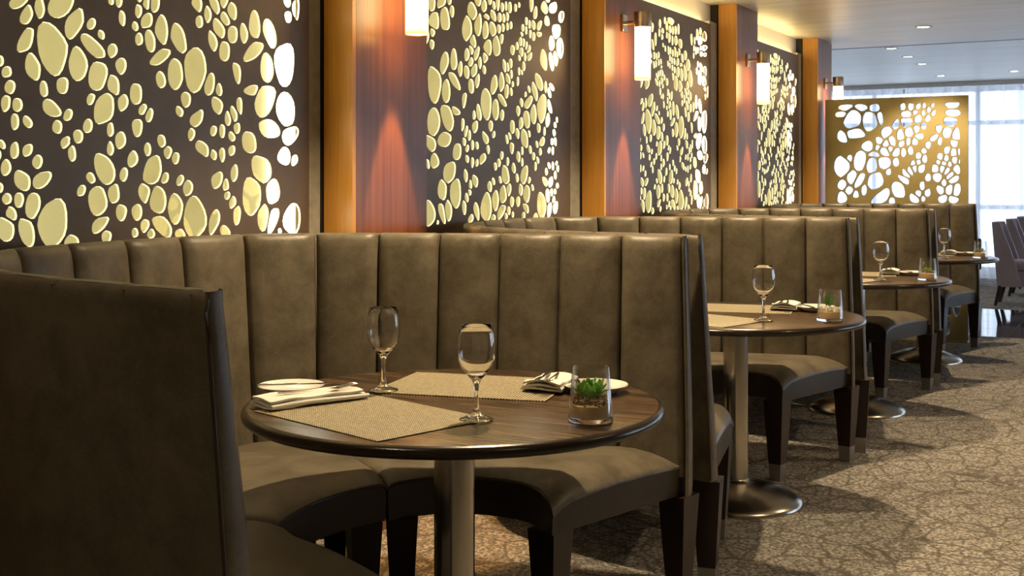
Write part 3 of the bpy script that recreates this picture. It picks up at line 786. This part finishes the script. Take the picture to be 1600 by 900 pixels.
def seat(s0, s1, ends):
    """ends = (is s0 a free end, is s1 a free end)"""
    nu, nr = 18, 12
    bm = bmesh.new(); rows = []
    U = [0, .012, .035, .07] + [.12 + .76 * i / (nu - 8) for i in range(nu - 7)] + [.93, .965, .988, 1]
    R = [0, .1, .3, .5, .66, .8, .88, .94, .975, .993, 1.0]
    def hz(u, r):
        z = .474 + .016 * math.sin(PI * min(1, r * .9 + .12)) 
        er = max(0, (r - .80) / .20); z -= .024 * er ** 2.6
        for du, free in ((u, ends[0]), (1 - u, ends[1])):
            wd = .15 if free else .085
            q = max(0, 1 - du / wd)
            z -= (.050 if free else .016) * q ** 2.2
        return z
    for r in R: rows.append([seatpt(s0 + (s1 - s0) * u, r, hz(u, r)) for u in U])
    V = grid(bm, rows)
    loop = V[0][:] + [v[-1] for v in V[1:]] + V[-1][::-1][1:] + [v[0] for v in V[::-1][1:-1]]
    low = [bm.verts.new((v.co.x, v.co.y, min(v.co.z - .008, .446))) for v in loop]
    for i in range(len(loop)):
        j = (i + 1) % len(loop); bm.faces.new((loop[i], loop[j], low[j], low[i]))
    cen = sum((v.co for v in loop), Vector()) / len(loop)
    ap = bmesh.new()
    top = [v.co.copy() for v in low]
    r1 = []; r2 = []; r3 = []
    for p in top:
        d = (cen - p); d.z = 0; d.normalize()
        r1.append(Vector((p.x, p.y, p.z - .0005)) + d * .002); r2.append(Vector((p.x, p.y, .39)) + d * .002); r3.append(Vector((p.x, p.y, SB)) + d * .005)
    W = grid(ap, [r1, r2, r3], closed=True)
    ap.faces.new(W[-1])
    pipe = [low[i].co.copy() for i in range(len(loop))]
    a = len(V[0]) + len(V) - 1; b = a + len(V[-1]) - 1
    pp = [p + Vector((0, 0, .001)) for p in pipe[a - 1:b]]
    pb = bmesh.new(); tube(pb, pp, .0035, 6)
    return bm, ap, pb
def leg_bm():
    bm = bmesh.new(); rows = []
    for z, h in ((SB, .044), (.20, .036), (.072, .0275)):
        rows.append([(-h, -h, z), (h, -h, z), (h, h, z), (-h, h, z)])
    V = grid(bm, rows, closed=True); bm.faces.new(V[0]); bm.faces.new(V[-1])
    return bm
def cap_bm():
    bm = bmesh.new(); rows = []
    for z, h in ((.072, .0280), (0, .0245)):
        rows.append([(-h, -h, z), (h, -h, z), (h, h, z), (-h, h, z)])
    V = grid(bm, rows, closed=True); bm.faces.new(V[0]); bm.faces.new(V[-1])
    return bm
tmp = obj('leg', leg_bm(), 'leg'); LEGME = tmp.data; bpy.data.objects.remove(tmp)
tmp = obj('foot_cap', cap_bm(), 'cap'); CAPME = tmp.data; bpy.data.objects.remove(tmp)
def section(which):
    s0, s1 = {'near': (-HL, -SJ - .0006), 'mid': (-SJ + .0006, SJ - .0006), 'far': (SJ + .0006, HL)}[which]
    r = root('banquette_section', (0, YC, 0))
    e0 = which == 'near'; e1 = which == 'far'
    obj('back_shell', shell(s0, s1, e0, e1), 'leather', r, 50)
    for k in range(6):
        a = s0 + (s1 - s0) * k / 6; b = s0 + (s1 - s0) * (k + 1) / 6
        es = 1 if (e1 and k == 5) else (-1 if (e0 and k == 0) else 0)
        obj('back_channel', channel(a, b, es), 'leather', r, 60)
    if e0 or e1:
        obj('arm_end', endcap(s1 if e1 else s0, 1 if e1 else -1), 'leather', r, 60)
        s = s1 if e1 else s0; sg = 1 if e1 else -1
        zs = [SB + .01, .45, .55, .65, .75, .85, .95, 1.03, T - .03, T - .012]
        bm = bmesh.new(); tube(bm, [P3(s, .050 + leanin(z) - leanout(z) - (0 if z < T - .02 else .006), z, sg * (ext(z) + .002)) for z in zs], .0035, 6)
        obj('piping', bm, 'piping', r, 60)
    bm, ap, pb = seat(s0 + .002, s1 - .002, (e0, e1))
    obj('seat_cushion', bm, 'leather', r, 55)
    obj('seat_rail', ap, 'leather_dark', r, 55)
    obj('seat_piping', pb, 'piping', r, 60)
    sa, sb_ = s0 + .06, s1 - .06
    q0, q1 = sa, sb_
    for (s, rr) in ((q0, .93), (q1, .93), (q0, .04), (q1, .04)):
        p = seatpt(s, rr, 0)
        if rr > .5:
            c = seatpt((s0 + s1) / 2, .6, 0); p += (c - p).normalized() * .035
        if which != 'mid' and rr < .5 and abs(s) > SJ + .3:
            p = P3(s + (.045 if s > 0 else -.045), .035, .36); p.z = 0
        n = cpt(s)[1]
        l = bpy.data.objects.new('leg', LEGME); COL.objects.link(l); l.parent = r; l.location = (p.x, p.y, 0)
        l.rotation_euler = (0, 0, math.atan2(n.y, n.x) if abs(s) < SJ + .3 else (-.12 if s > 0 else .12) * 1.5)
        c_ = bpy.data.objects.new('foot_cap', CAPME); COL.objects.link(c_); c_.parent = l
    return r
NB = ['nearest booth', 'second booth', 'third booth', 'farthest booth']
LAB = {
 'near': ['big dark back panel of the nearest booth filling the lower left corner', 'near arm section of the second booth, backed against the nearest booth beside its table',
          'near arm section of the third booth, backed against the second booth', 'near arm section of the farthest booth, backed against the third booth'],
 'mid': ['curved middle section of the nearest booth, under the largest perforated panel', 'curved middle section of the second booth, under the second perforated panel',
         'curved middle section of the third booth, under the third perforated panel', 'curved middle section of the farthest booth, below the smallest perforated panel'],
 'far': ['channelled leather arm section behind the nearest table with the big plant glass', 'channelled leather arm section right behind the second table',
         'channelled leather arm section right behind the third table', 'channelled leather arm section in front of the golden screen']}
for wh in ('near', 'mid', 'far'):
    p0 = section(wh)
    for i in range(4):
        o = p0 if i == 0 else copy_tree(p0)
        o.location = (.018 if wh == 'near' and i == 0 else 0, YC + PITCH * i, 0)
        meta(o, LAB[wh][i], 'banquette', 'curved leather banquette sections')

# ================================================================ TABLES
TZ = .745
def table():
    r = root('round_table', (0, 0, 0))
    bm = lathem([(0, TZ), (.484, TZ), (.486, TZ - .0005)], 96)
    obj('tabletop', bm, 'table', r, 30)
    pr = [(.486, TZ - .0006)]
    for k in range(9):
        a = PI / 2 - PI * k / 8
        pr.append((.487 + .013 * math.cos(a), TZ - .0145 + .0135 * math.sin(a)))
    pr += [(.40, TZ - .030), (0, TZ - .030)]
    obj('top_edge', lathem(pr, 96), 'table_edge', r, 40)
    obj('support_plate', lathem([(0, TZ - .030), (.16, TZ - .0305), (.16, TZ - .040), (0, TZ - .040)], 32), 'black', r, 40)
    obj('column', lathem([(0, TZ - .0405), (.049, TZ - .0405), (.049, .085), (0, .085)], 48), 'steel', r, 40)
    pr = [(0, .095), (.052, .095), (.056, .088), (.09, .082), (.14, .068), (.19, .050), (.23, .032), (.255, .018), (.262, .006), (.262, 0), (0, 0)]
    obj('domed_base', lathem(pr, 64), 'steel_base', r, 60)
    return r
t0 = table()
TN = ['nearest', 'second', 'third', 'farthest']
TL = ['large round dark wood table in the foreground on a steel column', 'round dark wood table in the second booth, middle of the picture',
      'round dark wood table in the third booth, its top cut by the second booth', 'smallest round dark wood table, in the farthest booth']
TY = []
for i in range(4):
    o = t0 if i == 0 else copy_tree(t0)
    o.location = (-1.48, 2.4034 + PITCH * i, 0)
    TY.append(2.4034 + PITCH * i)
    meta(o, TL[i], 'table', 'round pedestal tables')

# ---------------------------------------------------------------- tableware prototypes (built at the first table)
def glass_thing():
    r = root('wine_glass')
    out = [(0, 0), (.036, 0), (.0375, .0015), (.036, .003), (.022, .007), (.010, .014), (.0062, .026), (.0048, .045), (.0046, .062), (.0062, .078), (.011, .088),
           (.022, .100), (.034, .116), (.0405, .133), (.0425, .150), (.0415, .170), (.0385, .190), (.0350, .2065), (.0344, .2070), (.0338, .2062),
           (.0372, .190), (.0401, .170), (.0411, .150), (.0391, .134), (.0327, .118), (.0205, .1025), (.010, .094), (0, .092)]
    k = 11
    obj('stem_and_foot', lathem(out[:k + 1] + [(0, .0875)], 40), 'glass', r, 60)
    obj('bowl', lathem(out[k:], 40), 'glass', r, 60)
    return r
def terrarium(kind):
    r = root('terrarium_glass')
    out = [(0, 0), (.047, 0), (.049, .003), (.0488, .012), (.0405, .118), (.0392, .119), (.0382, .118), (.0463, .013), (.042, .0105), (0, .010)]
    obj('thick_base', lathem([(0, 0), (.047, 0), (.049, .003), (.0488, .0105), (0, .0105)], 48), 'glass', r, 60)
    obj('glass_tumbler', lathem(out[3:] , 48), 'thin', r, 60)
    s = obj('sand', lathem([(0, .0112), (.0450, .0122), (.0428, .037), (.03, .0385), (0, .038)], 32), 'sand', r, 60)
    rnd = random.Random(kind)
    bm = bmesh.new()
    for k in range(210 if kind < 3 else 120):
        a = rnd.uniform(0, 2 * PI); q = math.sqrt(rnd.random()); z = rnd.uniform(.037, .052)
        if kind >= 3: z = rnd.uniform(.040, .048) + .01 * rnd.random()
        rr = (.0405 - (z - .037) * .09) * q
        sz = rnd.uniform(.002, .0036) * (1.25 if kind == 2 else 1)
        before = len(bm.faces)
        g = bmesh.ops.create_icosphere(bm, subdivisions=1, radius=sz, matrix=Matrix.Translation((rr * math.cos(a), rr * math.sin(a), z)) @ Matrix.Diagonal((1, rnd.uniform(.6, 1), rnd.uniform(.5, .8), 1)))
        mi = (2 if kind == 2 else (1 if z < .045 and rnd.random() < .75 else 0))
        if kind != 2 and rnd.random() < .12: mi = 2
        for v in g['verts']:
            for f in v.link_faces: f.material_index = mi
    g_ = obj('gravel', bm, ['pebble_a', 'pebble_b', 'pebble_w'], r); g_['kind'] = 'stuff'
    pl = root('plant', (0, 0, .050)); pl.parent = r
    ros = {0: [(-.019, .006, .014, 11), (.013, -.012, .022, 11), (.004, .018, .020, 10), (-.006, -.016, .010, 8)], 2: [(-.012, 0, .036, 12), (.012, 0, .034, 12), (0, .012, .036, 10)],
           3: [(-.012, 0, .008, 8), (.013, .002, .010, 8)]}[kind]
    lm = None
    for cx, cy, hh, n in ros:
        for k in range(n):
            a = 2.4 * k; up = .25 + .9 * k / n
            ln = (.027 if kind != 3 else .016) * rnd.uniform(.85, 1.15)
            if lm is None:
                bm = bmesh.new(); rows = []
                for t in (0, .25, .5, .75, 1):
                    w_ = [.12, .26, .34, .24, .02][int(t * 4)]
                    zc = .18 * t * t
                    rows.append([(t, -w_, zc + .08), (t, 0, zc - .04), (t, w_, zc + .08), (t, 0, zc + .10)])
                V = grid(bm, rows, closed=True); bm.faces.new(V[0]); bm.faces.new(V[-1])
                lm = obj('leaf', bm, 'leaf' if kind != 2 else 'leaf2', pl, 60); o = lm
            else:
                o = bpy.data.objects.new('leaf', lm.data); COL.objects.link(o); o.parent = pl
            zz = hh * (.25 + .75 * k / n)
            if kind == 2: up = .9 + .5 * k / n; ln = .026
            o.scale = (ln, ln * (1.0 if kind != 2 else .5), ln)
            o.location = (cx + .002 * math.cos(a), cy + .002 * math.sin(a), zz * (.95 if kind == 0 else .7))
            o.rotation_euler = Matrix.Rotation(a, 3, 'Z').to_4x4().to_euler() if False else (Matrix.Rotation(a, 4, 'Z') @ Matrix.Rotation(-up, 4, 'Y')).to_euler()
    return r
def placemat():
    bm = bxm(-.225, -.16, 0, .225, .16, .0022, bev=.0006)
    return obj('placemat', bm, 'weave')
def plate():
    r = root('side_plate')
    out = [(0, .004), (.045, .004), (.050, .0), (.054, 0), (.060, .006), (.080, .017), (.0825, .0195), (.0815, .0205), (.078, .0185), (.058, .0085), (.050, .0075), (0, .0072)]
    obj('plate_dish', lathem(out, 56), 'china', r, 60)
    return r
def napkin(kind=0):
    r = root('napkin')
    rnd = random.Random(5 + kind)
    Ln, Wd = (.132, .048) if kind == 0 else (.075, .052)
    for k in range(3):
        bm = bmesh.new(); rows = []
        nx, ny = 22, 8
        z0 = .0035 + .0065 * k
        sh = .006 * (1 - k); sx = -.004 * k
        for j in range(ny + 1):
            v = -1 + 2 * j / ny; row = []
            for i in range(nx + 1):
                u = -1 + 2 * i / nx
                wob = .0022 * math.sin(3.1 * u + k * 2) * (v * .5 + .7) + .0015 * math.sin(7 * u + 3 * v + k)
                x = u * (Ln - .004 * k) + sx; y = v * (Wd - .002 * k) + sh * .5 + .003 * math.sin(2.2 * u + k)
                z = z0 + wob + .0015 * (k > 0)
                if kind == 1: z += .009 * max(0, abs(u) - .45) * (1 + k * .3) * max(0, math.cos(v * 1.4))
                row.append((x, y, max(z, .0015 + .004 * k)))
            rows.append(row)
        V = grid(bm, rows)
        top = bmesh.ops.extrude_face_region(bm, geom=bm.faces[:])
        for v in top['geom']:
            if isinstance(v, bmesh.types.BMVert): v.co.z += .0048
        es = [e for e in bm.edges if len(e.link_faces) == 2 and e.calc_face_angle(0) > 1.2]
        bmesh.ops.bevel(bm, geom=es, offset=.0018, segments=2, affect='EDGES')
        obj('fold', bm, 'cloth', r, 70)
    bm = bmesh.new()
    pts = [(-Ln * .98, -Wd * (1.02) , .013 + 0.001 * math.sin(0))]
    pts = [(-Ln * .99 + 2 * Ln * .99 * t, -Wd * 1.0 + .003 * math.sin(6 * t), .009 + .0018 * math.sin(4 * t)) for t in [i / 14 for i in range(15)]]
    tube(bm, pts, .0052, 8)
    obj('rolled_edge', bm, 'cloth', r, 70)
    return r
def fork():
    r = root('fork')
    bm = bmesh.new()
    tube(bm, [(-.095, 0, .004), (-.06, 0, .0035), (0, 0, .003), (.035, 0, .0035)], [.0045, .0042, .0026, .0024], 8)
    for v in bm.verts: v.co.z = .003 + (v.co.z - .003) * .5
    obj('handle', bm, 'cutlery', r, 60)
    bm = bmesh.new(); rows = []
    for t, hw, z in ((.033, .0028, .0035), (.042, .008, .002), (.052, .0115, .0015), (.060, .0118, .003)):
        rows.append([(t, -hw, z), (t, hw, z), (t, hw, z + .0014), (t, -hw, z + .0014)])
    V = grid(bm, rows, closed=True); bm.faces.new(V[0]); bm.faces.new(V[-1])
    obj('neck', bm, 'cutlery', r, 50)
    for k in range(4):
        y = -.0098 + .0065 * k
        bm = bmesh.new(); tube(bm, [(.058, y, .0035), (.075, y, .006), (.092, y, .010), (.103, y, .0105)], [.0019, .0017, .0014, .0006], 6)
        obj('tine', bm, 'cutlery', r, 60)
    return r
def knife():
    r = root('butter_knife')
    bm = bmesh.new()
    tube(bm, [(-.085, 0, .004), (-.06, 0, .004), (0, 0, .004), (.012, 0, .004)], [.0052, .0060, .0048, .0035], 10)
    for v in bm.verts: v.co.z = .004 + (v.co.z - .004) * .6
    obj('handle', bm, 'cutlery', r, 60)
    bm = bmesh.new(); rows = []
    for t, a, b in ((.012, -.0035, .0035), (.03, -.0085, .005), (.06, -.0095, .005), (.085, -.007, .005), (.097, 0, .004)):
        rows.append([(t, a, .0036), (t, b, .0030), (t, b, .0046), (t, a, .0040)])
    V = grid(bm, rows, closed=True); bm.faces.new(V[0]); bm.faces.new(V[-1])
    obj('blade', bm, 'cutlery', r, 50)
    return r

G, KN, FK, PLT, NK0, NK1, PM = glass_thing(), knife(), fork(), plate(), napkin(0), napkin(1), placemat()
TR = {0: terrarium(0), 2: terrarium(2), 3: terrarium(3)}
used = set()
def place(proto, x, y, z, rz, label, cat, group=None, tilt=0, sc=None):
    key = proto.name
    o = proto if key not in used else copy_tree(proto)
    used.add(key)
    o.location = (x, y, z)
    o.rotation_euler = (0, tilt, rz) if tilt else (0, 0, rz)
    o['label'] = label; o['category'] = cat
    if group: o['group'] = group
    return o
TT = TZ + .0005
def rot(cx, cy, a, dx, dy):
    return cx + dx * math.cos(a) - dy * math.sin(a), cy + dx * math.sin(a) + dy * math.cos(a)
for i in range(4):
    oy = PITCH * i; nm = TN[i] + ' table'
    at = ' on the ' + nm
    gname = lambda s: s
    # placemats
    a1 = math.atan2(-.125, .432)
    place(PM, -1.548, 2.158 + oy, TT, a1, 'woven beige placemat nearer the viewer' + at, 'placemat', 'woven placemats')
    a2 = math.radians(12.5)
    place(PM, -1.535, 2.600 + oy, TT, a2, 'woven beige placemat on the booth side' + at, 'placemat', 'woven placemats')
    MT = TT + .0025
    # glasses
    place(G, -1.312, 2.222 + oy, MT, 0, 'clear wine glass at the corner of the nearer placemat' + at, 'wine glass', 'wine glasses')
    place(G, -1.702, 2.425 + oy, MT, 0, 'clear wine glass standing farther left' + at, 'wine glass', 'wine glasses')
    # plates
    place(PLT, -1.893, 2.300 + oy, TT, 0, 'white side plate left of the placemats' + at, 'plate', 'white side plates')
    place(PLT, -1.235, 2.675 + oy, TT, 0, 'white side plate behind the plant glass' + at, 'plate', 'white side plates')
    place(KN, -1.880, 2.290 + oy, TT + .0195, .66, 'butter knife lying across the left side plate' + at, 'knife', 'butter knives')
    place(KN, -1.262, 2.640 + oy, TT + .0195, 2.2, 'butter knife lying across the side plate behind the plant glass' + at, 'knife', 'butter knives')
    # napkins
    nx, ny = -1.762, 2.212 + oy
    place(NK0, nx, ny, MT, a1 + PI / 2 - .08, 'long folded white napkin on the nearer placemat' + at, 'napkin', 'folded white napkins')
    fx, fy = rot(nx, ny, a1 + PI / 2 - .02, .012, -.004)
    place(FK, fx, fy, MT + .0250, a1 + PI / 2 - .25, 'steel fork on the long folded napkin' + at, 'fork', 'forks')
    mx, my = -1.350, 2.655 + oy
    place(NK1, mx, my, MT, a2 + PI / 2 - .1, 'small folded white napkin on the booth-side placemat' + at, 'napkin', 'folded white napkins')
    place(FK, mx + .010, my - .012, MT + .0265, a2 + PI / 2 + PI, 'steel fork on the small folded napkin' + at, 'fork', 'forks')
    place(KN, mx - .018, my + .004, MT + .0265, a2 + PI / 2 + PI, 'steel knife on the small folded napkin' + at, 'knife', 'butter knives')
    # terrarium
    k = {0: 0, 1: 2, 2: 3, 3: 3}[i]
    tl_ = ['glass tumbler with sand, brown gravel and a green succulent' + at, 'glass tumbler with sand, white stones and dark green leaves' + at,
           'glass tumbler with a low sand planting' + at, 'glass tumbler with a low sand planting' + at][i]
    place(TR[k], -1.092, 2.342 + oy, TT, .6 + i, tl_, 'plant glass', 'planted glass tumblers')

# ================================================================ FAR LOUNGE
def chair():
    r = root('dining_chair')
    # wing back: plan section swept in z
    bm = bmesh.new()
    rows = []
    zs = [.20, .30, .44, .60, .74, .82, .855, .862]
    for z in zs:
        k = (z - .2) / .66
        lean = -.05 * k; wing = .20 * (1 - .78 * k ** 1.4); hw = .235 + .01 * k
        th = .055 if z < .85 else .035
        outer = [(wing + .0, -hw), (0.02, -hw), (-.035, -hw + .05), (-.05, 0), (-.035, hw - .05), (.02, hw), (wing, hw)]
        inner = [(wing, hw - th), (.04, hw - th), (th - .035, hw - .09), (th - .045, 0), (th - .035, -hw + .09), (.04, -hw + th), (wing, -hw + th)]
        rows.append([(x + lean, y, z) for x, y in outer + inner])
    V = grid(bm, rows, closed=True); bm.faces.new(V[0]); bm.faces.new(V[-1])
    obj('backrest', bm, 'purple', r, 50)
    bm = bmesh.new(); box(bm, -.0, -.185, .36, .43, .185, .47, bev=.02)
    obj('seat_cushion', bm, 'purple', r, 50)
    obj('seat_rail', bxm(.02, -.19, .21, .42, .19, .358, bev=.006), 'purple', r)
    for x, y, tx in ((0, -.2, -.05), (0, .2, -.05), (.39, -.16, .02), (.39, .16, .02)):
        bm = bmesh.new(); rr = []
        for z, h, k in ((.21, .022, 0), (0, .014, 1)):
            rr.append([(x + tx * k + a * h, y + b * h, z) for a, b in ((-1, -1), (1, -1), (1, 1), (-1, 1))])
        V = grid(bm, rr, closed=True); bm.faces.new(V[0]); bm.faces.new(V[-1])
        obj('leg', bm, 'dark_leg', r)
    return r
ch = chair()
for i, (x, y) in enumerate([(-1.44, 13.30), (-1.43, 14.48), (-1.42, 15.55)]):
    o = ch if i == 0 else copy_tree(ch)
    o.location = (x, y, 0)
    meta(o, ['mauve upholstered dining chair nearest, at the right edge of the picture', 'second mauve dining chair, behind the nearest mauve one', 'third mauve dining chair, mostly hidden at the right edge'][i], 'chair', 'mauve dining chairs by the curtain')
def lounge():
    r = root('lounge_armchair')
    obj('seat_block', bxm(-.3, -.3, .24, .3, .3, .42, bev=.03), 'lounge', r, 50)
    obj('backrest', bxm(-.36, -.3, .24, -.24, .3, .72, bev=.04), 'lounge', r, 50)
    for y in (-.36, .30): obj('armrest', bxm(-.34, y, .22, .3, y + .06, .60, bev=.02), 'lounge', r, 50)
    for x in (-.26, .26):
        for y in (-.3, .3): obj('leg', bxm(x - .02, y - .02, 0, x + .02, y + .02, .22), 'dark_leg', r)
    return r
lc = lounge()
for i, (x, y, a) in enumerate([(-2.25, 15.5, .2)]):
    lc.location = (x, y, 0); lc.rotation_euler = (0, 0, a)
    meta(lc, 'low dark lounge armchair by the curtain, seen behind the farthest table', 'armchair')
